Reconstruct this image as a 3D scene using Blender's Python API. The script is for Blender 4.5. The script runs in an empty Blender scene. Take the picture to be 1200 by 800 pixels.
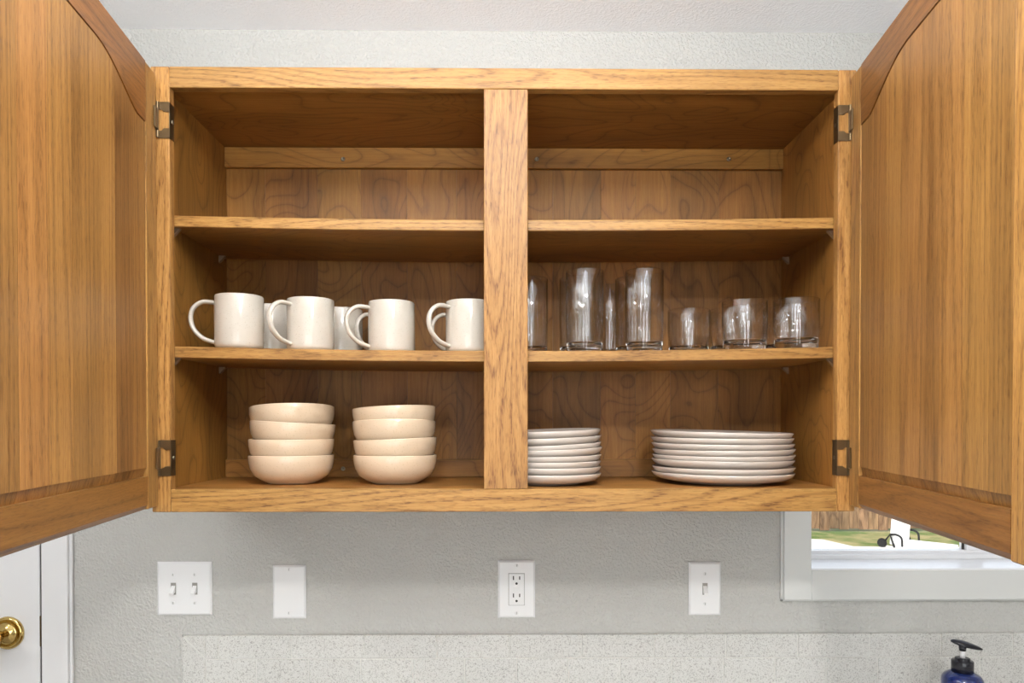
import bpy, bmesh, math, random
from mathutils import Vector, Matrix
random.seed(7)
C = bpy.context.scene.collection
R = math.radians
Z0 = 1.52                     # eye height above the floor
# ------------------------------------------------------------------ camera
F_PX, CY, YAW, PITCH = 860.0, 502.5, R(0.6), R(0.5)
cd = bpy.data.cameras.new('camera'); cam = bpy.data.objects.new('camera', cd); C.objects.link(cam)
cd.sensor_width = 36; cd.lens = F_PX/1200*36; cd.shift_y = (CY-400)/1200; cd.clip_start = 0.05
cam.location = (0, 0, Z0); cam.rotation_euler = (R(90)-PITCH, 0, -YAW)
bpy.context.scene.camera = cam
def at(px, py, Y):
    """world point on the plane y=Y seen at pixel (px,py) of the 1200x800 frame"""
    u = (px-600)/F_PX; w = (CY-py)/F_PX
    d = Vector((u, math.cos(PITCH)+w*math.sin(PITCH), -math.sin(PITCH)+w*math.cos(PITCH)))
    x = d.x*math.cos(YAW)+d.y*math.sin(YAW); y = d.y*math.cos(YAW)-d.x*math.sin(YAW)
    k = Y/y
    return Vector((x*k, Y, Z0+d.z*k))
# ------------------------------------------------------------------ world, sun, lamps, exposure
sc = bpy.context.scene
sc.view_settings.view_transform = 'Standard'; sc.view_settings.look = 'None'
sc.view_settings.gamma = 1; sc.view_settings.use_curve_mapping = False
sc.view_settings.exposure = -0.18
sc.cycles.transparent_max_bounces = 40
wd = bpy.data.worlds.new('sky'); sc.world = wd; wd.use_nodes = True
wn = wd.node_tree; sk = wn.nodes.new('ShaderNodeTexSky'); sk.sky_type = 'NISHITA'
sk.sun_disc = False; sk.sun_elevation = R(50); sk.sun_rotation = R(200)
bg = wn.nodes['Background']; hz_ = wn.nodes.new('ShaderNodeHueSaturation'); hz_.inputs['Saturation'].default_value = .35   # hazy bright sky
wn.links.new(sk.outputs[0], hz_.inputs['Color']); wn.links.new(hz_.outputs[0], bg.inputs[0]); bg.inputs[1].default_value = 0.5
sd = bpy.data.lights.new('sun', 'SUN'); sd.energy = 3.2; sd.angle = R(0.6); sd.color = (1, .96, .9)
so = bpy.data.objects.new('sun', sd); C.objects.link(so); so.rotation_euler = (R(42), 0, R(-25))
def area(name, loc, rot, sx, sy, watts, col):
    l = bpy.data.lights.new(name, 'AREA'); l.shape = 'RECTANGLE'; l.size = sx; l.size_y = sy; l.energy = watts; l.color = col
    o = bpy.data.objects.new(name, l); C.objects.link(o); o.location = loc; o.rotation_euler = rot
    return o
# ceiling lamp over the work aisle, daylight entering the two tall patio openings behind the camera
area('ceiling_lamp_light', (0.30, -0.15, 2.26), (0, 0, 0), 0.15, 0.15, 19, (1, .98, .95))
area('ceiling_lamp_light', (-1.60, 0.05, 2.31), (0, 0, 0), 0.16, 0.16, 9, (1, .98, .95))
area('ceiling_lamp_light', (1.75, 0.10, 2.31), (0, 0, 0), 0.16, 0.16, 2.5, (1, .98, .95))
area('ceiling_fill_uplight', (-0.1, 0.30, 1.97), (R(180), 0, 0), 0.8, 0.3, 72, (.97, .985, 1))  # unseen fill light added to brighten the ceiling and upper wall
SLITS = (-1.10, -0.62, 0.34, 0.82)       # narrow tall windows in the wall behind the camera
for x_ in SLITS: area('window_daylight', (x_, -2.98, 1.25), (R(90), 0, 0), 0.18, 2.0, 12.5, (.93, .965, 1))

# ------------------------------------------------------------------ material helpers
def srgb(r, g, b):
    f = lambda c: (c/255/12.92) if c/255 <= .04045 else ((c/255+.055)/1.055)**2.4
    return (f(r), f(g), f(b), 1)
def newmat(name):
    m = bpy.data.materials.new(name); m.use_nodes = True
    nt = m.node_tree; return m, nt, nt.nodes['Principled BSDF']
def N(nt, t, **kw):
    n = nt.nodes.new(t)
    for k, v in kw.items(): setattr(n, k, v)
    return n
def math_(nt, op, a, b=None, clamp=False):
    n = N(nt, 'ShaderNodeMath', operation=op); n.use_clamp = clamp
    for i, v in enumerate((a, b)):
        if v is None: continue
        if isinstance(v, (int, float)): n.inputs[i].default_value = v
        else: nt.links.new(v, n.inputs[i])
    return n.outputs[0]
def ramp(nt, fac, stops):
    n = N(nt, 'ShaderNodeValToRGB'); e = n.color_ramp.elements
    while len(e) < len(stops): e.new(0.5)
    for i, (p, c) in enumerate(stops):
        e[i].position = p; e[i].color = c if isinstance(c, tuple) else (c, c, c, 1)
    nt.links.new(fac, n.inputs[0]); return n.outputs[0]
def noise(nt, vec, scale, detail=2, dist=0, rough=.5):
    n = N(nt, 'ShaderNodeTexNoise'); n.inputs['Scale'].default_value = scale; n.inputs['Detail'].default_value = detail
    n.inputs['Distortion'].default_value = dist; n.inputs['Roughness'].default_value = rough
    if vec is not None: nt.links.new(vec, n.inputs['Vector'])
    return n.outputs['Fac']
def mixc(nt, fac, a, b, mode='MIX'):
    n = N(nt, 'ShaderNodeMix', data_type='RGBA', blend_type=mode)
    for i, v in ((0, fac), (6, a), (7, b)):
        if isinstance(v, (int, float)): n.inputs[i].default_value = v
        elif isinstance(v, tuple): n.inputs[i].default_value = v
        else: nt.links.new(v, n.inputs[i])
    return n.outputs[2]
def bump(nt, bsdf, h, strength, dist):
    b = N(nt, 'ShaderNodeBump'); b.inputs['Strength'].default_value = strength; b.inputs['Distance'].default_value = dist
    nt.links.new(h, b.inputs['Height']); nt.links.new(b.outputs[0], bsdf.inputs['Normal'])
def plain(name, col, rough=.5, metal=0, **kw):
    m, nt, p = newmat(name); p.inputs['Base Color'].default_value = col
    p.inputs['Roughness'].default_value = rough; p.inputs['Metallic'].default_value = metal
    for k, v in kw.items(): p.inputs[k.replace('_', ' ')].default_value = v
    return m
def wood(name, light, mid, dark, axis, across=9, along=.9, rings=14, line=.5, streak=.35, pores=.5, blotch=.1, rough=.38, vary=.12, figure=None, wb_=.35, ndet=1.5, ndis=.25, deep=srgb(92, 54, 22)):
    m, nt, p = newmat(name)
    tc = N(nt, 'ShaderNodeTexCoord'); oi = N(nt, 'ShaderNodeObjectInfo')
    off = N(nt, 'ShaderNodeVectorMath', operation='SCALE'); off.inputs[0].default_value = (7.3, 3.1, 11.7)
    nt.links.new(oi.outputs['Random'], off.inputs['Scale'])
    ad = N(nt, 'ShaderNodeVectorMath', operation='ADD'); nt.links.new(tc.outputs['Object'], ad.inputs[0]); nt.links.new(off.outputs[0], ad.inputs[1])
    def mp(ac, al):
        v = [ac, ac, ac]; v['xyz'.index(axis)] = al
        mm = N(nt, 'ShaderNodeVectorMath', operation='MULTIPLY'); mm.inputs[1].default_value = v
        nt.links.new(ad.outputs[0], mm.inputs[0]); return mm.outputs[0]
    n1 = noise(nt, mp(across, along), 1, ndet, ndis)
    wob = noise(nt, mp(60, 6), 1, 2)
    v = math_(nt, 'ADD', math_(nt, 'MULTIPLY', n1, rings), math_(nt, 'MULTIPLY', wob, wb_))
    fr = math_(nt, 'FRACT', v)
    fig = ramp(nt, fr, figure or [(0, 1.0), (.10, .55), (.4, 0.05), (.78, .12), (.93, .75), (1, 1.0)])
    st = ramp(nt, noise(nt, mp(230, 7), 1, 4, 0, .65), [(.36, 0.0), (.64, 1.0)])
    bl = ramp(nt, noise(nt, mp(9, 2.2), 1, 2, .6), [(.3, 0.0), (.7, 1.0)])
    col = mixc(nt, math_(nt, 'MULTIPLY', st, min(1, streak+.35)), light, mid)
    col = mixc(nt, math_(nt, 'MULTIPLY', fig, line), col, dark)
    po = ramp(nt, noise(nt, mp(560, 62), 1, 2), [(.52, 0.0), (.62, 1.0)])
    # pores cluster along the growth rings
    pk_ = math_(nt, 'MULTIPLY', po, math_(nt, 'ADD', math_(nt, 'MULTIPLY', fig, .65), .35))
    col = mixc(nt, math_(nt, 'MULTIPLY', pk_, pores), col, deep)
    if blotch:
        b2 = N(nt, 'ShaderNodeHueSaturation'); nt.links.new(col, b2.inputs['Color'])
        nt.links.new(math_(nt, 'ADD', math_(nt, 'MULTIPLY', bl, blotch*2), 1-blotch), b2.inputs['Value']); col = b2.outputs[0]
    hs = N(nt, 'ShaderNodeHueSaturation'); nt.links.new(col, hs.inputs['Color'])
    nt.links.new(math_(nt, 'ADD', math_(nt, 'MULTIPLY', oi.outputs['Random'], vary*1.78), .89-vary*.89), hs.inputs['Value'])
    nt.links.new(math_(nt, 'ADD', math_(nt, 'MULTIPLY', math_(nt, 'FRACT', math_(nt, 'MULTIPLY', oi.outputs['Random'], 7.31)), .007), .4965), hs.inputs['Hue'])
    nt.links.new(hs.outputs[0], p.inputs['Base Color'])
    p.inputs['Roughness'].default_value = rough; p.inputs['Specular IOR Level'].default_value = .32
    bump(nt, p, math_(nt, 'SUBTRACT', st, math_(nt, 'MULTIPLY', po, .8)), .12, .0006)
    return m
OAK = dict(light=srgb(184, 138, 78), mid=srgb(157, 110, 54), dark=srgb(106, 66, 26))
oak = {a: wood('golden oak grain '+a, axis=a, rings=26, line=.5, pores=.75, across=9, along=.8, wb_=.6, **OAK) for a in 'xz'}
panel_oak = wood('oak door panel', srgb(168, 122, 68), srgb(142, 98, 49), srgb(98, 62, 28), 'z', across=11, along=.30, rings=16, line=.45, vary=.20, blotch=.10, pores=.6, streak=.35, wb_=.4)
rail_oak = wood('door rail oak with shade in its colour', srgb(150, 102, 52), srgb(126, 82, 36), srgb(82, 48, 18), 'x', across=9, along=.9, rings=22, line=.5, pores=.7, wb_=.6, vary=.06)  # shadow on the door rails is put into this darker oak
VEN = dict(light=srgb(160, 112, 52), mid=srgb(134, 88, 36), dark=srgb(62, 34, 12))
ven = {a: wood('maple veneer '+a, axis=a, across=7, along=3.6, rings=15, wb_=.12, ndet=1.2, ndis=.5, line=.38, streak=.25, pores=.3, blotch=.26, figure=[(0, .45), (.12, .12), (.4, 0.0), (.75, .12), (.90, .45), (.96, 1.0), (1, .9)], vary=.12, rough=.48, **VEN) for a in 'xyz'}
def plaster(name, col, k=1.0):
    m, nt, p = newmat(name); p.inputs['Base Color'].default_value = col; p.inputs['Roughness'].default_value = .7
    tc = N(nt, 'ShaderNodeTexCoord')
    h = ramp(nt, noise(nt, tc.outputs['Object'], 170, 2, .4), [(.42, 0.0), (.62, 1.0)])
    bump(nt, p, h, .35*k, .0016); return m
wall_m = plaster('grey orange peel wall', srgb(194, 193, 188), 2.2); ceil_m = plaster('white textured ceiling', srgb(245, 246, 248), 1.2)
white_paint = plain('white gloss paint', srgb(235, 235, 236), .35)
white_vinyl = plain('white vinyl', srgb(240, 241, 243), .3)
plate_m = plain('white plastic plate', srgb(240, 240, 240), .25)
slot_m = plain('dark slot', srgb(40, 38, 36), .6)
shade_m = plain('plate recess shade', srgb(150, 148, 142), .5)  # shade of gaps, screw slots and recesses painted as a grey
brass = plain('polished brass', srgb(214, 186, 120), .12, 1)
bronze = plain('antique bronze', srgb(118, 100, 74), .38, .9)
screw_m = plain('steel screw', srgb(150, 140, 120), .35, .9)
def ceramic(name, base, rim, speck=.35):
    m, nt, p = newmat(name); tc = N(nt, 'ShaderNodeTexCoord')
    s = ramp(nt, noise(nt, tc.outputs['Object'], 420, 1), [(.66, 0.0), (.74, 1.0)])
    v = noise(nt, tc.outputs['Object'], 25, 3)
    c = mixc(nt, v, base, rim); c = mixc(nt, math_(nt, 'MULTIPLY', s, speck), c, srgb(150, 125, 95))
    nt.links.new(c, p.inputs['Base Color']); p.inputs['Roughness'].default_value = .14
    p.inputs['Coat Weight'].default_value = .4; p.inputs['Coat Roughness'].default_value = .05
    return m
mug_m = ceramic('white speckled stoneware', srgb(212, 206, 194), srgb(200, 191, 176))
bowl_m = ceramic('cream stoneware', srgb(222, 200, 172), srgb(212, 188, 158))
plate_c = ceramic('pale stoneware', srgb(216, 206, 196), srgb(206, 195, 184), .15)
glass_m = plain('clear glass base', (1, 1, 1, 1), 0.0, 0, Transmission_Weight=1.0, IOR=1.47)
def thin_glass(name, ior=1.45):
    # thin wall: light passes straight through, the rest mirrors by Fresnel
    m = bpy.data.materials.new(name); m.use_nodes = True; nt = m.node_tree; nt.nodes.remove(nt.nodes['Principled BSDF'])
    t = N(nt, 'ShaderNodeBsdfTransparent'); t.inputs[0].default_value = (.985, .985, .98, 1)
    lw = N(nt, 'ShaderNodeLayerWeight'); lw.inputs['Blend'].default_value = .5
    nt.links.new(ramp(nt, lw.outputs['Facing'], [(0, (.985, .985, .98, 1)), (.72, (.96, .96, .955, 1)), (.97, (.45, .45, .44, 1)), (1, (.35, .35, .34, 1))]), t.inputs[0])
    g_ = N(nt, 'ShaderNodeBsdfGlossy'); g_.inputs['Roughness'].default_value = .02
    lw = N(nt, 'ShaderNodeLayerWeight'); lw.inputs['Blend'].default_value = .5
    f0 = ((ior-1)/(ior+1))**2
    sch = math_(nt, 'ADD', math_(nt, 'MULTIPLY', math_(nt, 'POWER', lw.outputs['Facing'], 4.5), .9), f0*2.0)
    mx_ = N(nt, 'ShaderNodeMixShader'); nt.links.new(sch, mx_.inputs[0])
    nt.links.new(t.outputs[0], mx_.inputs[1]); nt.links.new(g_.outputs[0], mx_.inputs[2])
    nt.links.new(mx_.outputs[0], nt.nodes['Material Output'].inputs[0]); return m
thin_m = thin_glass('clear thin glass wall'); pane_m = thin_glass('window pane glass', 1.3)
clip_m = plain('clear plastic clip', srgb(220, 190, 160), .2, 0, Transmission_Weight=.6)
def terrazzo(name):
    m, nt, p = newmat(name); tc = N(nt, 'ShaderNodeTexCoord')
    oi = N(nt, 'ShaderNodeObjectInfo')
    a = ramp(nt, noise(nt, tc.outputs['Object'], 600, 1.5), [(.56, 0.0), (.64, 1.0)])
    b = ramp(nt, noise(nt, tc.outputs['Object'], 190, 2), [(.63, 0.0), (.68, 1.0)])
    c = mixc(nt, math_(nt, 'MULTIPLY', a, .62), srgb(206, 205, 200), srgb(112, 106, 98))
    c = mixc(nt, math_(nt, 'MULTIPLY', b, .5), c, srgb(120, 116, 112))
    hs = N(nt, 'ShaderNodeHueSaturation'); nt.links.new(c, hs.inputs['Color'])
    nt.links.new(math_(nt, 'ADD', math_(nt, 'MULTIPLY', oi.outputs['Random'], .05), .97), hs.inputs['Value'])
    nt.links.new(hs.outputs[0], p.inputs['Base Color']); p.inputs['Roughness'].default_value = .4; return m
tile_m = terrazzo('speckled glazed tile')
grout_m = plain('pale grout', srgb(214, 212, 206), .8)
casing_m = plain('white window casing with shade in its colour', srgb(216, 217, 214), .4)  # casing white greyed down, its shade is part of the colour

# ------------------------------------------------------------------ mesh helpers
def link(name, me, mat, parent=None, smooth=False, loc=None):
    o = bpy.data.objects.new(name, me); C.objects.link(o)
    if mat: me.materials.append(mat)
    if parent: o.parent = parent
    if loc is not None: o.location = loc
    if smooth:
        for f in me.polygons: f.use_smooth = True
    return o
def fin(bm, name):
    bmesh.ops.recalc_face_normals(bm, faces=bm.faces)
    me = bpy.data.meshes.new(name); bm.to_mesh(me); bm.free(); return me
def add_box(bm, a, b, bev=0):
    a, b = Vector(a), Vector(b)
    lo = Vector([min(p) for p in zip(a, b)]); hi = Vector([max(p) for p in zip(a, b)])
    r = bmesh.ops.create_cube(bm, size=1); vs = r['verts']
    for v in vs: v.co = Vector([lo[i]+(v.co[i]+.5)*(hi[i]-lo[i]) for i in range(3)])
    if bev:
        es = list({e for v in vs for e in v.link_edges})
        bmesh.ops.bevel(bm, geom=es, offset=bev, segments=1 if bev < .002 else 2, affect='EDGES', profile=.6)
def box(name, a, b, mat, parent=None, bev=0, org=None):
    bm = bmesh.new(); add_box(bm, a, b, bev)
    if org is not None: bmesh.ops.translate(bm, verts=bm.verts, vec=-Vector(org))
    return link(name, fin(bm, name), mat, parent)
def boxes(name, lst, mat, parent=None, bev=0, org=None):
    bm = bmesh.new()
    for a, b in lst: add_box(bm, a, b, bev)
    if org is not None: bmesh.ops.translate(bm, verts=bm.verts, vec=-Vector(org))
    return link(name, fin(bm, name), mat, parent)
def prism(bm, pts, y0, y1):
    """polygon in x,z extruded along y"""
    A = [bm.verts.new((x, y0, z)) for x, z in pts]; B = [bm.verts.new((x, y1, z)) for x, z in pts]
    n = len(pts); bm.faces.new(A); bm.faces.new(B[::-1])
    for i in range(n): bm.faces.new((A[i], B[i], B[(i+1) % n], A[(i+1) % n]))
def lathe(bm, prof, seg=64, center=(0, 0, 0), axis='z', closed=False):
    rings = []
    cx, cy, cz = center
    for r, h in prof:
        if r < 1e-6:
            rings.append([bm.verts.new((cx, cy, cz+h) if axis == 'z' else (cx, cy+h, cz))])
        else:
            L = []
            for i in range(seg):
                a = 2*math.pi*i/seg; p, q = r*math.cos(a), r*math.sin(a)
                L.append(bm.verts.new((cx+p, cy+q, cz+h) if axis == 'z' else (cx+p, cy+h, cz+q)))
            rings.append(L)
    m = len(rings)
    for k in range(m if closed else m-1):
        A, B = rings[k], rings[(k+1) % m]
        if len(A) == 1 and len(B) == 1: continue
        for i in range(seg):
            j = (i+1) % seg
            if len(A) == 1: bm.faces.new((A[0], B[i], B[j]))
            elif len(B) == 1: bm.faces.new((A[i], A[j], B[0]))
            else: bm.faces.new((A[i], A[j], B[j], B[i]))
def catmull(P, n=8):
    P = [Vector(p) for p in P]; out = []
    Q = [P[0]*2-P[1]]+P+[P[-1]*2-P[-2]]
    for i in range(1, len(Q)-2):
        for k in range(n):
            t = k/n; a, b, c, d = Q[i-1], Q[i], Q[i+1], Q[i+2]
            out.append(.5*((2*b)+(c-a)*t+(2*a-5*b+4*c-d)*t*t+(3*b-a-3*c+d)*t**3))
    out.append(P[-1]); return out
def tube(bm, path, r, seg=12, r2=None, up=Vector((0, 1, 0))):
    """r: radius across, r2: radius along 'up'"""
    r2 = r2 or r; rings = []
    for i, p in enumerate(path):
        t = (path[min(i+1, len(path)-1)]-path[max(i-1, 0)]).normalized()
        b = up-t*up.dot(t); b.normalize(); n = t.cross(b)
        rings.append([bm.verts.new(p+n*math.cos(2*math.pi*k/seg)*r+b*math.sin(2*math.pi*k/seg)*r2) for k in range(seg)])
    for A, B in zip(rings, rings[1:]):
        for k in range(seg): bm.faces.new((A[k], A[(k+1) % seg], B[(k+1) % seg], B[k]))
    bm.faces.new(rings[0][::-1]); bm.faces.new(rings[-1])
def empty(name, loc, label=None, cat=None, group=None, kind=None):
    o = bpy.data.objects.new(name, None); C.objects.link(o); o.location = loc; o.empty_display_size = .05
    return tag(o, label, cat, group, kind)
def tag(o, label=None, cat=None, group=None, kind=None):
    if label: o['label'] = label
    if cat: o['category'] = cat
    if group: o['group'] = group
    if kind: o['kind'] = kind
    return o
def S(name, o): return tag(o, kind='structure')
def copy_tree(o, parent=None):
    c = o.copy(); C.objects.link(c); c.parent = parent
    for ch in list(o.children): copy_tree(ch, c)
    return c

# ------------------------------------------------------------------ room shell
YW = 1.56; TH = .15           # inner face of the far wall, its thickness
XL, XR, YB = -2.3, 2.4, -3.0
CZ = at(600, 36.5, YW).z      # ceiling height
wl = at(947, 600, YW).x; wb = at(1000, 666.5, YW).z; mx = at(1137.5, 640, YW+.116).x; wr = 2*mx-wl; wt = 2.07       # window opening
c0 = at(48, 700, YW-.014).x; sr_ = at(46.4, 700, YW-.004).x; dl_, dr_ = sr_-.83, c0+.006                             # door opening
dr_ += 0; dt = 2.04
wall_back = boxes('wall_back', [((XL, YW, 0), (dl_, YW+TH, CZ)), ((dl_, YW, dt), (dr_, YW+TH, CZ)),
    ((dr_, YW, 0), (wl, YW+TH, CZ)), ((wl, YW, 0), (wr, YW+TH, wb)), ((wl, YW, wt), (wr, YW+TH, CZ)), ((wr, YW, 0), (XR, YW+TH, CZ))], wall_m)
S('', wall_back)
S('', box('wall_left', (XL-.1, YB, 0), (XL, YW, CZ), wall_m)); S('', box('wall_right', (XR, YB, 0), (XR+.1, YW, CZ), wall_m))
S('', box('ceiling', (XL-.1, YB-.1, CZ), (XR+.1, YW+TH, CZ+.1), ceil_m))
floor_m = wood('floor boards', srgb(160, 152, 140), srgb(140, 132, 120), srgb(110, 102, 92), 'x')
S('', box('floor', (XL-.1, YB-.1, -.1), (XR+.1, YW+TH, 0), floor_m))
op = [(x-.1, x+.1) for x in SLITS]
ex = [XL]+[v for o in op for v in o]+[XR]
S('', boxes('wall_front', [((ex[i], YB-.1, 0), (ex[i+1], YB, CZ)) for i in range(0, len(ex), 2)]+[((a, YB-.1, 2.28), (b, YB, CZ)) for a, b in op]+[((a, YB-.1, 0), (b, YB, .22)) for a, b in op], wall_m))

# ------------------------------------------------------------------ kitchen window
win = empty('window_1', (wl, YW, wb), kind='structure')
def wbx(name, a, b, mat=white_paint, bev=0, parent=win): return box(name, a, b, mat, parent, bev, org=win.location)
cbz = at(600, 599.5, 1.255).z          # cabinet bottom
co = at(916, 650, YW).x; cb = at(1000, 701, YW).z
casing = boxes('window_casing', [((co, YW-.014, cb), (wl+.002, YW-.0005, cbz-.004)), ((.606, YW-.014, cbz-.004), (wl+.002, YW-.0005, wt+.06)),
    ((wl+.002, YW-.014, cb), (wr+.06, YW-.0005, wb+.0)), ((wr-.002, YW-.014, wb), (wr+.06, YW-.0005, wt+.06)),
    ((wl+.002, YW-.014, wt), (wr-.002, YW-.0005, wt+.06))], casing_m, win, .0015, org=win.location)
boxes('casing_edge_strip', [((co-.004, YW-.007, cb-.004), (co+.001, YW-.0005, cbz-.004)), ((co-.004, YW-.007, cb-.004), (wr+.064, YW-.0005, cb+.001))], casing_m, win, .001, org=win.location)
wbx('window_stool', (wl, YW-.012, wb-.0), (wr, YW+.096, wb+.0005+.003), white_vinyl)
boxes('window_jamb', [((wl, YW, wb+.003), (wl+.004, YW+.145, wt)), ((wr-.004, YW, wb+.003), (wr, YW+.145, wt)), ((wl+.004, YW, wt-.004), (wr-.004, YW+.145, wt))], white_paint, win, 0, org=win.location)
sy0 = YW+.096; sz = at(1000, 646.5, sy0).z
wbx('sash_rail', (wl+.004, sy0, wb+.003), (wr-.004, sy0+.018, sz-.006), white_vinyl, .002)
wbx('sash_rail', (wl+.004, sy0+.018, wb+.003), (wr-.004, sy0+.05, sz+.0), white_vinyl, .002)
wbx('sash_rail', (wl+.004, sy0+.018, wt-.035), (wr-.004, sy0+.05, wt-.004), white_vinyl, .002)
box('stile_shadow_strip', (mx-.0135, sy0+.030, sz), (mx-.0087, sy0+.033, wt-.035), slot_m, win, 0, org=win.location)  # dark strip stands in for the screen frame's shadow
wbx('sash_stile', (wr-.04, sy0+.018, sz), (wr-.004, sy0+.05, wt-.035), white_vinyl, .002)
wbx('sash_stile', (mx-.0085, sy0+.02, sz), (mx+.03, sy0+.05, wt-.035), white_vinyl, .002)
wbx('glass_pane', (wl+.004, sy0+.034, sz), (mx-.012, sy0+.038, wt-.035), pane_m)
wbx('glass_pane', (mx+.03, sy0+.034, sz), (wr-.04, sy0+.038, wt-.035), pane_m)

# ------------------------------------------------------------------ white house door at the left
door = empty('door_1', (dl_, YW, 0), kind='structure')
slab = box('door_slab', (dl_+.004, YW-.004, .006), (sr_, YW+.036, dt-.004), white_paint, door, .001, org=door.location)
c1 = at(79, 700, YW-.014).x; c2 = at(84.5, 700, YW-.008).x
boxes('door_casing', [((c0, YW-.014, 0), (c1, YW-.0005, dt+.06)), ((dl_-.06, YW-.014, 0), (dl_, YW-.0005, dt+.06)), ((dl_, YW-.014, dt), (c0, YW-.0005, dt+.06))], white_paint, door, .003, org=door.location)
boxes('casing_edge_strip', [((c1, YW-.008, 0), (c2, YW-.0005, dt+.06))], white_paint, door, .002, org=door.location)
boxes('door_stop', [((dl_, YW+.045, 0), (dr_, YW+.06, dt)), ((sr_+.0003, YW-.001, 0), (dr_-.0002, YW+.044, dt))], slot_m, door, 0, org=door.location)
kp = at(11, 740.5, YW)
bm = bmesh.new(); kl = Vector((kp.x, YW-.004, kp.z))-door.location
lathe(bm, [(0, 0), (.0345, 0), (.0345, -.003), (.031, -.0065), (.027, -.0068), (.0255, -.0045), (.018, -.006), (.014, -.012), (0, -.012)][::1], 48, kl, 'y')
ros = link('knob_rosette', fin(bm, 'rosette'), brass, door, True)
bm = bmesh.new()
lathe(bm, [(0, -.012), (.012, -.012), (.011, -.026), (.016, -.034), (.026, -.040), (.0285, -.050), (.026, -.060), (.017, -.066), (.006, -.067), (0, -.067)], 48, kl+Vector((-.012, 0, -.004)), 'y')
link('door_knob', fin(bm, 'knob'), brass, door, True)
box('strike_plate', (sr_-.0006, YW-.0045, kp.z-.03), (sr_+.0022, YW+.006, kp.z+.035), bronze, door, .001, org=door.location)

# ------------------------------------------------------------------ backsplash tiles (pieces of the wall)
def tile(a, b, bev=.0012):
    o = box('wall_tile', a, b, tile_m, wall_back, bev); return o
ZT = at(600, 742, YW).z; xT = at(215.5, 760, YW).x; CT = Z0-.607
g = .0009; yt = YW-.009
x0 = at(243, 760, YW).x; jrow = ZT-.050
# mitred corner pair
q_ = .0014
for pts in ([(xT+q_*1.6, ZT), (x0-q_*.2, jrow+q_*1.2), (x0-q_*.2, ZT)], [(xT, ZT-q_*1.6), (xT, CT), (x0-q_, CT), (x0-q_, jrow-q_*.4)]):
    bm = bmesh.new()
    prism(bm, pts, yt, YW-.0004); bmesh.ops.bevel(bm, geom=list(bm.edges), offset=.001, segments=1, affect='EDGES'); link('wall_tile', fin(bm, 'mitre'), tile_m, wall_back)
box('wall_tile', (xT-.0035, yt+.002, CT), (xT-.0006, YW-.0004, ZT+.001), tile_m, wall_back, .0008)
xs = [x0, at(258, 760, YW).x]
while xs[-1] < XR-.01: xs.append(min(xs[-1]+.1535, XR-.002))
for a, b in zip(xs, xs[1:]): tile((a+g, yt, jrow+g), (b-g, YW-.0004, ZT))
xs = [x0, at(302, 760, YW).x]
while xs[-1] < XR-.01: xs.append(min(xs[-1]+.1100, XR-.002))
for a, b in zip(xs, xs[1:]): tile((a+g, yt, CT+.002), (b-g, YW-.0004, jrow-g))
box('grout', (xT+.002, YW-.0075, CT), (XR-.002, YW-.0002, ZT-.002), grout_m, wall_back)

# ------------------------------------------------------------------ counter and lower cabinets (below the frame)
tag(box('countertop', (xT-.02, .92, CT-.04), (XR-.003, YW-.0095, CT), tile_m, None, .004), 'pale speckled countertop running under the backsplash tiles', 'countertop')
bc = empty('base_cabinet', ((xT+XR)/2, 1.25, 0), 'oak base cabinet under the speckled countertop', 'cabinet')
box('cabinet_body', (xT, .97, .1), (XR-.003, YW-.002, CT-.0405), oak['x'], bc, 0, org=bc.location)
box('toe_kick', (xT+.01, 1.03, 0), (XR-.003, YW-.002, .1), oak['x'], bc, 0, org=bc.location)
for i in range(6):
    a = xT+.03+i*.5
    if a+.46 < XR: box('cabinet_door', (a, .95, .14), (a+.46, .9695, CT-.2), oak['z'], bc, .004, org=bc.location); box('drawer_front', (a, .95, CT-.18), (a+.46, .9695, CT-.06), oak['x'], bc, .004, org=bc.location)

# ------------------------------------------------------------------ wall plates
def plate(name, px0, px1, py0, py1, label, cat):
    a = at(px0, py1, YW); b = at(px1, py0, YW); c = (a+b)/2
    r = empty(name, (c.x, YW, c.z), label, cat)
    hw, hh = (b.x-a.x)/2, (b.z-a.z)/2; bm = bmesh.new()
    k = .004; V = []
    for (w, h, y) in ((hw, hh, -.0006), (hw, hh, -.003), (hw-k, hh-k, -.0062)):
        V.append([bm.verts.new((sx*w, y, sz_*h)) for sx, sz_ in ((-1, -1), (1, -1), (1, 1), (-1, 1))])
    for A, B in zip(V, V[1:]):
        for i in range(4): bm.faces.new((A[i], A[(i+1) % 4], B[(i+1) % 4], B[i]))
    bm.faces.new(V[0]); bm.faces.new(V[-1])
    link('cover_plate', fin(bm, 'plate'), plate_m, r)
    return r
def screw(r, x, z, mat=None):
    bm = bmesh.new(); lathe(bm, [(0, -.0075), (.0026, -.0075), (.0034, -.0066), (.0034, -.006), (0, -.006)], 16, (x, 0, z), 'y')
    s = link('screw', fin(bm, 'screw'), mat or plate_m, r, True)
    bm = bmesh.new(); add_box(bm, (x-.0005, -.0078, z-.0024), (x+.0005, -.0074, z+.0024)); link('screw_slot', fin(bm, 'slot'), shade_m, s)
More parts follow.
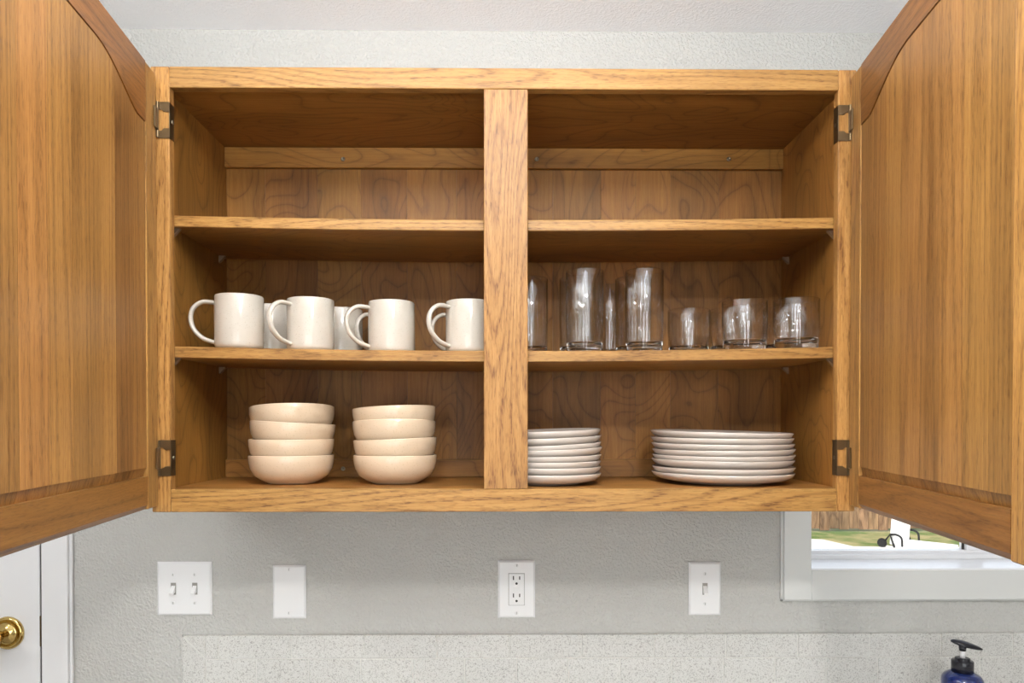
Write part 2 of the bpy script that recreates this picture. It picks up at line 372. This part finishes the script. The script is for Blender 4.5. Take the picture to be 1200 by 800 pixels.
def toggle(r, x, z=0, up=False):
    f = box('switch_recess', (x-.0055, -.0066, z-.0125), (x+.0055, -.0058, z+.0125), shade_m, r)
    bm = bmesh.new(); s = 1 if up else -1
    P = [(-.0062, -.006), (-.016, s*.013), (-.0185, s*.0105), (-.0105, -.0045 if not up else .0045), (-.0062, .006)]
    P = [(-.006, -.007), (-.0175, s*.0085-.003), (-.0185, s*.0085+.002), (-.006, .007)]
    A = [bm.verts.new((x-.004, y, z+q)) for y, q in P]; B = [bm.verts.new((x+.004, y, z+q)) for y, q in P]
    bm.faces.new(A); bm.faces.new(B[::-1])
    for i in range(4): bm.faces.new((A[i], B[i], B[(i+1) % 4], A[(i+1) % 4]))
    link('toggle', fin(bm, 'toggle'), plate_m, r)
r = plate('light_switch', 185.5, 249, 657.5, 720, 'wide white wall plate with two toggle switches, left end of the row', 'switch')
for x in (-.0225, .0225):
    toggle(r, x, 0); screw(r, x, .030); screw(r, x, -.030)
r = plate('blank_wall_plate', 320.5, 359, 661.5, 724, 'blank white wall plate with two screws and no switch', 'wall plate')
screw(r, 0, .048); screw(r, 0, -.044)
r = plate('power_outlet', 583.5, 627, 656, 723, 'white wall outlet with two sockets below the cabinet centre post', 'outlet')
screw(r, 0, .0505); screw(r, 0, -.0505)
box('outlet_gap', (-.0172, -.0064, -.0342), (.0172, -.0058, .0342), shade_m, r)
face = box('outlet_face', (-.0163, -.0082, -.0333), (.0163, -.006, .0333), plate_m, r, .0008)
for s in (1, -1):
    z = .0205 if s > 0 else -.0165
    for x, h in ((-.0065, .0042), (.0065, .0035)): box('socket_slot', (x-.0012, -.0086, z+.004-h), (x+.0012, -.0078, z+.004+h), slot_m, face)
    bm = bmesh.new(); lathe(bm, [(0, -.0086), (.0026, -.0086), (.0026, -.0078), (0, -.0078)], 12, (0, 0, z-.0078), 'y'); link('ground_hole', fin(bm, 'hole'), slot_m, face)
boxes('test_button', [((-.007, -.0092, .0005), (.007, -.0080, .0042)), ((-.007, -.0092, -.0045), (.007, -.0080, -.0008))], plate_m, face, .0005)
r = plate('light_switch', 806.5, 844, 658, 720, 'narrow white wall plate with a single toggle switch near the window', 'switch')
toggle(r, 0, 0); screw(r, 0, .032); screw(r, 0, -.032)

# ------------------------------------------------------------------ wall cabinet
YF = 1.255; FT = .019
fx0, fx1 = at(177, 340, YF).x, at(1003, 340, YF).x
fz0, fz1 = cbz, at(590, 79.5, YF).z
org = Vector(((fx0+fx1)/2, YF, fz0))
cab = empty('wall_cabinet', org, 'open oak wall cabinet with two doors, hung above the switches and full of crockery', 'cabinet')
def cbx(name, a, b, mat, bev=0, parent=None): return box(name, a, b, mat, parent or cab, bev, org=org)
sx0, sx1 = at(199, 340, YF).x, at(982, 340, YF).x
rz0, rz1 = at(590, 573, YF).z, at(590, 104, YF).z
m0, m1 = at(567, 340, YF).x, at(618.5, 340, YF).x
cbx('stile', (fx0, YF, fz0), (sx0, YF+FT, fz1), oak['z'], .0015)
cbx('stile', (sx1, YF, fz0), (fx1, YF+FT, fz1), oak['z'], .0015)
cbx('top_rail', (sx0+.0003, YF+.0003, rz1), (sx1-.0003, YF+FT, fz1), oak['x'], .001)
cbx('bottom_rail', (sx0+.0003, YF+.0003, fz0), (sx1-.0003, YF+FT, rz0), oak['x'], .001)
cbx('center_post', (m0, YF+.0005, rz0+.0003), (m1, YF+FT, rz1-.0003), oak['z'], .001)
YI = 1.545                               # inner face of the back panel
ix0, ix1 = fx0+.019, fx1-.019
zb = rz0; zt = at(600, 173, YI-.012).z
for x, s in ((ix0, -1), (ix1, 1)): cbx('side_panel', (x, YF+FT+.0002, fz0+.004), (x+s*.016, YW-.001, fz1-.002), ven['z'])
cbx('top_panel', (ix0+.0002, YF+FT+.0002, zt), (ix1-.0002, YI-.0005, fz1-.003), ven['x'])
cbx('bottom_panel', (ix0+.0002, YF+FT+.0002, zb-.016), (ix1-.0002, YI-.0005, zb), ven['x'])
edges = [ix0]+[at(p, 230, YI).x for p in (311, 372, 423, 477, 535, 592, 648, 704, 745, 786, 842)]+[ix1]
for a, b in zip(edges, edges[1:]): cbx('back_board', (a+.0002, YI, fz0+.006), (b-.0002, YW-.002, fz1-.004), ven['z'])
nz = at(600, 197, YI-.012).z; nb = at(600, 538, YI-.012).z
hr = cbx('hanging_rail', (ix0+.0005, YI-.012, nz), (ix1-.0005, YI-.0003, zt-.0005), ven['x'], .001)
for px in (402, 629, 854):
    p = at(px, 186.5, YI-.012); bm = bmesh.new()
    lathe(bm, [(0, -.0006), (.0015, -.0006), (.0022, -.0022), (.0042, -.0018), (.0046, -.0002), (.0046, .0)], 16, p-org, 'y'); link('screw', fin(bm, 'screw'), screw_m, hr, True)
hr = cbx('hanging_rail', (ix0+.0005, YI-.012, zb+.0003), (ix1-.0005, YI-.0003, nb), ven['x'], .001)
for px in (402, 785):
    p = at(px, 549, YI-.012); bm = bmesh.new()
    lathe(bm, [(0, -.0006), (.0015, -.0006), (.0022, -.0022), (.0042, -.0018), (.0046, -.0002), (.0046, .0)], 16, p-org, 'y'); link('screw', fin(bm, 'screw'), screw_m, hr, True)
xc = org.x; hwid = ix1-.003-xc
def sag(x, k): return -k*(1-((x-xc)/hwid)**2)
YS0, YS1 = YF+.024, YI-.016
def shelf(zside, k):
    th = .019
    def slab(y0, y1, name, mat, parent, n=24, b=0):
        bm = bmesh.new(); P = []
        for i in range(n+1):
            x = xc-hwid+2*hwid*i/n; z = zside+sag(x, k)
            P.append([bm.verts.new(Vector(q)-org) for q in ((x, y0, z-b), (x, y0+b, z), (x, y1, z), (x, y1, z-th), (x, y0+b, z-th), (x, y0, z-th+b))])
        for A, B in zip(P, P[1:]):
            for i in range(6): bm.faces.new((A[i], A[(i+1) % 6], B[(i+1) % 6], B[i]))
        bm.faces.new(P[0]); bm.faces.new(P[-1][::-1])
        return link(name, fin(bm, name), mat, parent)
    s = slab(YS0+.006, YS1, 'shelf', ven['x'], cab, b=.0001)
    slab(YS0, YS0+.0058, 'shelf_edge', oak['x'], s, b=.001)
    for sx, xx in ((1, ix0+.0008), (-1, ix1-.0008)):
        for y in (YS0+.012, YI-.045):
            z = zside-th-.0003; bm = bmesh.new()
            A = [Vector((xx, y, z)), Vector((xx+sx*.013, y, z)), Vector((xx, y, z-.014))]
            V = [bm.verts.new(p-org) for p in A]; W = [bm.verts.new(p-org+Vector((0, .009, 0))) for p in A]
            bm.faces.new(V); bm.faces.new(W[::-1])
            for i in range(3): bm.faces.new((V[i], W[i], W[(i+1) % 3], V[(i+1) % 3]))
            link('shelf_clip', fin(bm, 'clip'), clip_m, s)
    return s
zs_up, k_up = at(215, 252.3, YS0).z, .0060
zs_md, k_md = at(215, 405.5, YS0).z, .0075
shelf(zs_up, k_up); shelf(zs_md, k_md)
def shelf_z(x): return zs_md+sag(x, k_md)+.0004

# doors: local x runs from hinge to free edge, inner face at y=0
DT, DB = at(184, 88, 1.25).z-Z0, at(184, 590, 1.25).z-Z0-.004
DW = .55
def cab_door(side):
    s = -1 if side == 'left' else 1           # side of the inner face on which the thickness lies (local y)
    ang = R(-83.4) if side == 'left' else R(-97.4)
    piv = at(184.3 if side == 'left' else 996, 340, 1.2505); T = .019*s
    lab = 'opened left door with arched panel' if side == 'left' else 'opened right door with arched panel'
    bm = bmesh.new()
    def bar(pts, y0=0): prism(bm, pts, y0, T)
    e = .0003
    SW = .047
    def chbar(bm, x0, x1, z0, z1, edge):
        # bar whose bottom or side inner edge is chamfered
        add_box(bm, (x0, 0, z0), (x1, T, z1), .0015)
    chbar(bm, 0, SW, DB, DT, 0)
    d = link('cabinet_door', fin(bm, 'door_stiles'), oak['z'], cab)
    d.location = Vector((piv.x, piv.y, Z0))-org; d.rotation_euler = (0, R(.35), ang); d['label'] = lab
    bm = bmesh.new(); chbar(bm, DW-.052, DW, DB, DT, 0); link('stile', fin(bm, 'stile'), oak['z'], d)
    # arched top rail
    def arch(u):
        c = DW/2+.0; w = (DW-SW-.052)/2; q = min(1, abs(u-(SW+DW-.052)/2)/w)
        k = .5+.5*math.cos(math.pi*min(1, max(0, (q-.17)/.67)))
        return DT-.0975+.047*k**.6
    n = 36; us = [SW+e+(DW-.052-SW-2*e)*i/n for i in range(n+1)]
    bm = bmesh.new(); prism(bm, [(u, arch(u)) for u in us]+[(us[-1], DT), (us[0], DT)], 0, T)
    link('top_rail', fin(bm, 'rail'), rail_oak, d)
    # bottom rail with chamfered lower edge
    zr = DB+.054; bm = bmesh.new(); c = .008
    x0, x1 = SW+e, DW-.052-e
    P = [(0, DB+c), (0, zr), (T, zr), (T, DB), (T*.3, DB)]
    A = [bm.verts.new((x0, y, z)) for y, z in P]; B = [bm.verts.new((x1, y, z)) for y, z in P]
    bm.faces.new(A); bm.faces.new(B[::-1])
    for i in range(5): bm.faces.new((A[i], B[i], B[(i+1) % 5], A[(i+1) % 5]))
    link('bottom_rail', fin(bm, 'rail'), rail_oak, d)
    # panel boards, bevelled along the bottom and next to the stiles
    ed = [SW-.006, .105, .167, .216, .303, .365, .432, DW-.046] if side == 'left' else [SW-.006, .088, .15, .21, .275, .33, .39, .45, DW-.046]
    rec, low = .0012*s, .0085*s
    for i, (a, b) in enumerate(zip(ed, ed[1:])):
        a += .00012; b -= .00012
        bm = bmesh.new(); m = 6
        us = [a+(b-a)*j/m for j in range(m+1)]
        zb0 = zr-.004; zb1 = zr+.0145
        L = SW+.0014 if i == 0 else None; Rr = DW-.052-.0014 if i == len(ed)-2 else None
        def yy(u): # bevel near stiles
            if L is not None and u < L: return low
            if Rr is not None and u > Rr: return low
            return rec
        if L is not None: us = sorted(set(us+[L, L+.0001])); 
        if Rr is not None: us = sorted(set(us+[Rr, Rr-.0001]))
        bot = [bm.verts.new((u, low, zb0)) for u in us]; stp = [bm.verts.new((u, yy(u)+.0026*s, zb1-.0003)) for u in us]; mid = [bm.verts.new((u, yy(u), zb1)) for u in us]
        az = lambda u: arch(max(SW, min(DW-.052, u)))
        tp0 = [bm.verts.new((u, yy(u), az(u)-.0018)) for u in us]; tp1 = [bm.verts.new((u, low, az(u)-.0016)) for u in us]
        top = [bm.verts.new((u, low, az(u)+.010)) for u in us]
        bk0 = [bm.verts.new((u, T*.8, zb0)) for u in us]; bk1 = [bm.verts.new((u, T*.8, v.co.z)) for u, v in zip(us, top)]
        for q in range(len(us)-1):
            for X, Y in ((bot, stp), (stp, mid), (mid, tp0), (tp0, tp1), (tp1, top), (top, bk1), (bk1, bk0), (bk0, bot)): bm.faces.new((X[q], X[q+1], Y[q+1], Y[q]))
        for q in (0, -1): bm.faces.new((bot[q], stp[q], mid[q], tp0[q], tp1[q], top[q], bk1[q], bk0[q]))
        link('panel_board', fin(bm, 'board'), panel_oak, d)
    # hinge leaves on the inner face
    for zc in hz:
        z = zc-Z0
        bm = bmesh.new(); add_box(bm, (-.001, -s*.0005, z-.018), (.0135, -s*.003, z+.018), .0012)
        add_box(bm, (-.0026, -s*.004, z-.018), (.0004, T*.5, z+.018), .001)
        link('hinge_leaf', fin(bm, 'leaf'), bronze, d)
    return d
hz = (at(190, 131+10, YF).z, at(190, 536.5, YF).z)
cab_door('left'); cab_door('right')
# wrap brackets on the face frame
for s, xin, xpv in ((1, sx0, at(185.5, 140, YF).x), (-1, sx1, at(995.5, 140, YF).x)):
    for zc in hz:
        bm = bmesh.new(); hh = .0305
        add_box(bm, (xin, YF-.0016, zc-hh), (xin+s*.0014, YF+.017, zc+hh), .0006)         # plate wrapped onto the inner edge
        for q in (1, -1):
            z0, z1 = zc+q*hh, zc+q*(hh-.0165)
            pts = [(xin+s*.0012, z0), (xpv, z0), (xpv, z1+q*.004), (xpv+s*.006, z1+q*.004), (xpv+s*.010, z1), (xin+s*.0012, z1)]
            prism(bm, pts, YF-.0020, YF-.0004)
            bmesh.ops.translate(bm, verts=[], vec=(0, 0, 0))
        tube(bm, [Vector((xpv, YF-.004, zc-.030)), Vector((xpv, YF-.004, zc+.030))], .0022, 10)
        bmesh.ops.translate(bm, verts=bm.verts, vec=-org)
        b = link('hinge_bracket', fin(bm, 'bracket'), bronze, cab)
        bm = bmesh.new(); lathe(bm, [(0, -.001), (.003, -.001), (.0036, 0), (0, 0)], 12, (0, 0, 0), 'y')
        bmesh.ops.rotate(bm, verts=bm.verts, cent=(0, 0, 0), matrix=Matrix.Rotation(R(90), 3, 'Z'))
        bmesh.ops.translate(bm, verts=bm.verts, vec=Vector((xin+s*.0018, YF+.009, zc))-org)
        link('screw', fin(bm, 'screw'), screw_m, b)

# ------------------------------------------------------------------ mugs
def X(px, Y): return at(px, 400, Y).x
def make_mug():
    r = empty('mug', (0, 0, 0)); Rm, H = .0425, .0965
    bm = bmesh.new()
    lathe(bm, [(0, .002), (.033, .002), (.034, 0), (.037, .0006), (.0405, .003), (.0422, .0075), (Rm, .014), (Rm, H-.003), (Rm-.0006, H-.0008), (Rm-.0018, H), (Rm-.0032, H-.001), (Rm-.0038, H-.004), (Rm-.004, .014), (Rm-.008, .007), (0, .006)], 64)
    link('body', fin(bm, 'mug_body'), mug_m, r, True)
    bm = bmesh.new()
    P = catmull([(-Rm+.003, 0, .0835), (-Rm-.006, 0, .0850), (-Rm-.022, 0, .0845), (-Rm-.036, 0, .0735), (-Rm-.0405, 0, .056), (-Rm-.035, 0, .036), (-Rm-.021, 0, .0215), (-Rm-.006, 0, .0150), (-Rm+.003, 0, .0130)], 6)
    tube(bm, P, .0041, 12, .0064)
    link('handle', fin(bm, 'mug_handle'), mug_m, r, True)
    return r
mugs = [(280.5, 1.328, 8, 'white stoneware mug at the left end of the front row on the middle shelf'),
        (364, 1.350, 48, 'second white mug from the left in the front row of mugs'),
        (458.8, 1.366, 24, 'third white mug from the left in the front row, another handle visible through its own'),
        (549.5, 1.354, 34, 'white mug in the front row half hidden by the centre post'),
        (317, 1.438, 8, 'white mug in the back row between the two leftmost front mugs'),
        (399.5, 1.462, 20, 'white mug in the back row between the second and third front mugs'),
        (461.5, 1.480, 40, 'white mug hidden behind the third front mug, only its handle showing'),
        (553.5, 1.462, 22, 'white mug hidden behind the front mug at the centre post, only its handle showing')]
proto = make_mug()
for i, (px, Y, a, lab) in enumerate(mugs):
    o = proto if i == 0 else copy_tree(proto)
    x = X(px, Y); o.location = (x, Y, shelf_z(x)); o.rotation_euler.z = R(a)
    tag(o, lab, 'mug', 'white mugs on the middle shelf')
# ------------------------------------------------------------------ glasses (one mesh each: a tumbler has no parts)
def glass_mesh(Rg, H, rb, base, t=.0013):
    bm = bmesh.new()
    P = [(0, .0012), (rb-.006, .0012), (rb-.003, 0), (rb-.001, .0006), (rb, .003), (rb+.0008, .02), (Rg, H*.5), (Rg, H-.001), (Rg-t*.5, H), (Rg-t, H-.001), (Rg-t, H*.5), (rb-t, base+.012), (rb-t-.003, base+.004), (rb-t-.008, base+.0005), (0, base)]
    lathe(bm, P, 144)
    for v in bm.verts:      # faint optic flutes on the inner wall
        r0 = math.hypot(v.co.x, v.co.y)
        if v.co.z > base+.006 and r0 < Rg-t*.8 and v.co.z < H-.01:
            a = math.atan2(v.co.y, v.co.x); k = 1+(.00040*math.cos(18*a)+.00022*math.cos(29*a+1))/r0
            v.co.x *= k; v.co.y *= k
    me = fin(bm, 'tumbler'); me.materials.append(thin_m); me.materials.append(glass_m)
    for f in me.polygons:
        f.use_smooth = True
        if f.center.z < base+.003: f.material_index = 1
    return me
tall = glass_mesh(.0345, .149, .0325, .015); short = glass_mesh(.0402, .091, .0375, .016)
gl = [(tall, 685, 1.335, 'tall clear tumbler in the front row nearest the centre post'),
      (tall, 755, 1.338, 'tall clear tumbler in the front row, next to the short glasses'),
      (tall, 621, 1.405, 'tall clear tumbler partly hidden behind the centre post'),
      (tall, 676.5, 1.408, 'tall clear tumbler standing right behind the front glass nearest the centre post'),
      (tall, 742, 1.412, 'tall clear tumbler right behind the front one next to the short glasses'),
      (tall, 715, 1.488, 'tall clear tumbler at the very back between the two front tall glasses'),
      (short, 807, 1.432, 'short clear tumbler set back beside the tall glasses, leftmost of the short ones'),
      (short, 872.5, 1.336, 'short clear tumbler in the front row, left of the rightmost glass'),
      (short, 933, 1.330, 'short clear tumbler at the right end of the shelf'),
      (short, 856, 1.436, 'short clear tumbler behind and slightly left of the left front short glass'),
      (short, 919, 1.436, 'short clear tumbler behind the rightmost glass')]
for me, px, Y, lab in gl:
    o = link('drinking_glass', me, None)
    x = X(px, Y); o.location = (x, Y, shelf_z(x))
    tag(o, lab, 'glass', 'tall glasses on the middle shelf' if me is tall else 'short glasses on the middle shelf')
# ------------------------------------------------------------------ bowls
bm = bmesh.new()
lathe(bm, [(0, .0015), (.040, .0015), (.041, 0), (.0455, .0), (.047, .0018), (.058, .0065), (.069, .0155), (.0755, .028), (.0778, .040), (.0785, .0518), (.0778, .0532), (.0762, .0525), (.0738, .040), (.071, .029), (.064, .018), (.050, .009), (.03, .0065), (0, .006)], 72)
bowl_me = fin(bm, 'bowl')
def stack(name, me, mat, px, Y, items, cat, group, labels, base=0):
    for i, (dz, dx, dy, tx, ty) in enumerate(items):
        o = link(name, me, mat if not me.materials else None, None, not me.polygons[0].use_smooth)
        x = X(px, Y)+dx; o.location = (x, Y+dy, zb+.0005+dz); o.rotation_euler = (R(tx), R(ty), 0)
        tag(o, labels[i], cat, group)
pos = ['bottom', 'second from the bottom', 'third from the bottom', 'top']
stack('bowl', bowl_me, bowl_m, 341.5, 1.392, [(0, 0, 0, 0, 0), (.0300, 0, 0, .3, .1), (.0610, .0003, 0, -.4, 3.0), (.0888, .0018, .001, -5.0, -2.2)], 'bowl', 'cream bowls in the left stack',
      ['cream bowl, %s of the left stack on the cabinet floor' % p for p in pos])
stack('bowl', bowl_me, bowl_m, 463, 1.394, [(0, 0, 0, 0, 0), (.0305, .0018, 0, 0, -2.2), (.0625, -.0012, 0, -3.2, -1), (.0880, 0, 0, -2.2, -2.6)], 'bowl', 'cream bowls in the right stack',
      ['cream bowl, %s of the bowl stack nearer the centre post' % p for p in pos])
# ------------------------------------------------------------------ plates
def plate_mesh(Rp, rf, H):
    bm = bmesh.new()
    lathe(bm, [(0, .0018), (rf-.006, .0018), (rf-.005, 0), (rf, 0), (rf+.001, .0016), (Rp*.80, .0040), (Rp*.92, .0082), (Rp*.975, .0135), (Rp, H-.0012), (Rp-.0006, H), (Rp-.002, H-.0004), (Rp*.955, .0155), (Rp*.89, .0105), (Rp*.78, .0075), (Rp*.6, .0062), (0, .0058)], 96)
    return fin(bm, 'plate')
big = plate_mesh(.1325, .080, .0205); small = plate_mesh(.0985, .060, .0205)
num = ['bottom', 'second', 'third', 'fourth', 'fifth', 'sixth', 'seventh']
stack('dinner_plate', big, plate_c, 846, 1.401,
      [(0, 0, 0, 0, .2), (.0106, .001, 0, 0, 0), (.0245, .0, 0, 0, .3), (.0335, .0012, 0, .3, -.1), (.0440, .0012, 0, .2, -.3), (.0545, -.0004, 0, .3, .3), (.0652, -.002, 0, .3, .4), (.0765, -.003, 0, .8, 1.3)],
      'plate', 'dinner plates in the large stack', ['large pale dinner plate, %s from the bottom of the wide stack' % n if i else 'large pale dinner plate at the bottom of the wide stack' for i, n in enumerate(num)]+['large pale dinner plate on top of the wide stack, slightly tilted'])
stack('side_plate', small, plate_c, 643, 1.378,
      [(0, 0, 0, 0, 0), (.0118, 0, 0, -.2, -.2), (.0222, .0, 0, -.2, -.5), (.0330, .0008, 0, .2, -1.0), (.0455, .0028, 0, .6, -2.0), (.0540, .0010, 0, .8, -2.6), (.0668, .0008, 0, 1.0, -2.2), (.0790, 0, 0, 1.0, -2.0)],
      'plate', 'side plates in the small stack', ['small pale side plate, %s from the bottom of the stack by the centre post' % n if i else 'small pale side plate at the bottom of the stack by the centre post' for i, n in enumerate(num)]+['small pale side plate on top of the stack by the centre post'])

# ------------------------------------------------------------------ soap dispenser
SY = 1.40; p = at(1128, 760, SY)
soap = empty('soap_dispenser', (p.x, SY, CT+.0004), 'dark blue pump bottle on the counter under the window', 'bottle')
blue = plain('translucent dark blue plastic', srgb(22, 42, 104), .12, 0, Transmission_Weight=.25, Coat_Weight=.5)
blk = plain('black glossy plastic', srgb(26, 26, 32), .18)
bm = bmesh.new(); hs = at(1128, 791, SY).z-CT
lathe(bm, [(0, 0), (.033, 0), (.0355, .003), (.0362, .01), (.0362, hs-.012), (.0352, hs-.005), (.031, hs+.001), (.022, hs+.006), (.0185, hs+.0075), (0, hs+.0075)], 56); link('bottle_body', fin(bm, 'b'), blue, soap, True)
bm = bmesh.new(); lathe(bm, [(0, hs+.006), (.0192, hs+.006), (.0192, hs+.027), (.0182, hs+.0285), (.0132, hs+.0290), (.0132, hs+.0330), (.0115, hs+.034), (.005, hs+.034), (0, hs+.032)], 48); link('collar', fin(bm, 'c'), blk, soap, True)
bm = bmesh.new(); lathe(bm, [(0, hs+.030), (.0045, hs+.030), (.0045, hs+.053), (0, hs+.053)], 20); link('pump_stem', fin(bm, 's'), plain('milky plastic', srgb(225, 225, 225), .3), soap, True)
bm = bmesh.new(); lathe(bm, [(0, hs+.0475), (.0062, hs+.0475), (.0068, hs+.056), (0, hs+.057)], 24)
link('pump_neck', fin(bm, 'n'), blk, soap, True)
bm = bmesh.new(); bmesh.ops.create_uvsphere(bm, u_segments=40, v_segments=20, radius=1)
for v in bm.verts:
    x, y, z = v.co; t = (x+1)/2
    wd_ = 1-.45*max(t,0)**1.5; hgt = 1-.35*t
    v.co = Vector((.0075+x*.0292, y*.0150*wd_, (z*.0078*hgt if z > 0 else z*.0060*hgt)))
bmesh.ops.rotate(bm, verts=bm.verts, cent=(0, 0, 0), matrix=Matrix.Rotation(R(14), 3, 'Y'))
bmesh.ops.translate(bm, verts=bm.verts, vec=(0, 0, hs+.0600))
hd = link('pump_head', fin(bm, 'h'), blk, soap, True); hd.rotation_euler.z = R(-12)

# ------------------------------------------------------------------ garden seen through the window
GZ = -.02
lawn_m, nt, pb = newmat('patchy lawn'); tc = N(nt, 'ShaderNodeTexCoord')
a = noise(nt, tc.outputs['Object'], 2.2, 4); b = noise(nt, tc.outputs['Object'], 40, 3)
c = mixc(nt, ramp(nt, a, [(.42, 0.0), (.6, 1.0)]), srgb(96, 118, 54), srgb(180, 164, 118)); c = mixc(nt, math_(nt, 'MULTIPLY', b, .6), c, srgb(84, 106, 48))
nt.links.new(c, pb.inputs['Base Color']); pb.inputs['Roughness'].default_value = .9
S('', box('floor_garden', (-16, YW+TH+.005, GZ-.1), (26, 24, GZ), lawn_m))
slab_m = plain('pale concrete', srgb(226, 222, 212), .8)
FY = 10.3
def gy(px, py):      # ground point
    d = at(px, py, 1.0)-Vector((0, 0, Z0)); k = (GZ-Z0)/d.z; return Vector((d.x*k, k, GZ))
# patio: concrete whose far edge runs obliquely
far = [gy(925, 633), gy(964, 634.5), gy(1000, 642.8), gy(1058, 643.6), gy(1110, 647.5), gy(1400, 651)]
bm = bmesh.new(); P = [(p.x, p.y) for p in far]+[(12, 2.0), (12, YW+TH+.02), (-6, YW+TH+.02), (-6, far[0].y)]
A = [bm.verts.new((x, y, GZ+.004)) for x, y in P]; B = [bm.verts.new((x, y, GZ+.03)) for x, y in P]
bm.faces.new(A); bm.faces.new(B[::-1])
for i in range(len(P)): bm.faces.new((A[i], A[(i+1) % len(P)], B[(i+1) % len(P)], B[i]))
tag(link('patio_slab', fin(bm, 'patio'), slab_m), 'pale concrete patio outside the window in front of the grass', 'patio')
fence_m = wood('weathered fence wood', srgb(170, 138, 104), srgb(126, 94, 66), srgb(70, 50, 38), 'z', across=7, along=1.1, rings=5, line=.6, streak=.7, pores=.6, blotch=.25, rough=.85, vary=.22)
fence = empty('fence', (5, FY, GZ), 'weathered wooden board fence behind the grass, seen through the window', 'fence')
pk = [fin((lambda b: (add_box(b, (0, 0, .02+j), (.134, .02, 1.85+j*2), .003), b)[1])(bmesh.new()), 'picket') for j in (0, .012, .025)]
for m_ in pk: m_.materials.append(fence_m)
for i in range(110):
    o = bpy.data.objects.new('picket', pk[random.randrange(3)]); C.objects.link(o); o.parent = fence
    o.location = (-6.5+i*.1385+random.uniform(-.002, .002), random.uniform(-.006, .006), 0)
for z in (.3, 1.5): box('fence_rail', (-6.5, .03, z), (8.7, .07, z+.09), fence_m, fence)
black = plain('black metal', srgb(30, 30, 32), .4, .6); cush = plain('white cushion', srgb(240, 238, 232), .8)
def chaise(loc, rz, back, label):
    r = empty('lounge_chair', loc, label, 'lounge chair')
    r.rotation_euler.z = rz
    def rbox(name, L, W, T_, org_, tilt, mat):
        bm = bmesh.new(); add_box(bm, (0, -W/2, 0), (L, W/2, T_), .02)
        bmesh.ops.rotate(bm, verts=bm.verts, cent=(0, 0, 0), matrix=Matrix.Rotation(-tilt, 3, 'Y'))
        bmesh.ops.translate(bm, verts=bm.verts, vec=org_); return link(name, fin(bm, name), mat, r)
    rbox('seat_cushion', 0.55, .50, .05, (.0, 0, .0), 0, cush)
    bk = rbox('back_cushion', .8, .50, .06, (.0, 0, .03), R(180)-back, cush)
    for s in (1, -1):
        bm = bmesh.new()
        add_box(bm, (-.12, s*.25-.01, .0), (.55, s*.25+.01, .02), .003)
        link('side_rail', fin(bm, 'rail'), cush, r)
        bm = bmesh.new(); tube(bm, [Vector((-.13, s*.27, .03)), Vector((-.04, s*.27, .16)), Vector((.01, s*.27, .01))], .014, 8)
        link('rear_leg', fin(bm, 'leg'), black, r)
        bm = bmesh.new(); tube(bm, catmull([(-.04, s*.275, .16), (.03, s*.275, .165), (.09, s*.275, .13), (.10, s*.275, .03)], 5), .013, 8); link('armrest', fin(bm, 'arm'), black, r)
        bm = bmesh.new(); lathe(bm, [(0, -.02), (.05, -.02), (.058, 0), (.05, .02), (0, .02)], 20, (-.13, s*.275, .05), 'y'); link('wheel', fin(bm, 'wheel'), black, r)
    return r
g1 = gy(1057, 642); chaise((g1.x, g1.y, GZ+.031), R(-48), R(94), 'white cushioned chaise on the patio before the fence, its back raised')
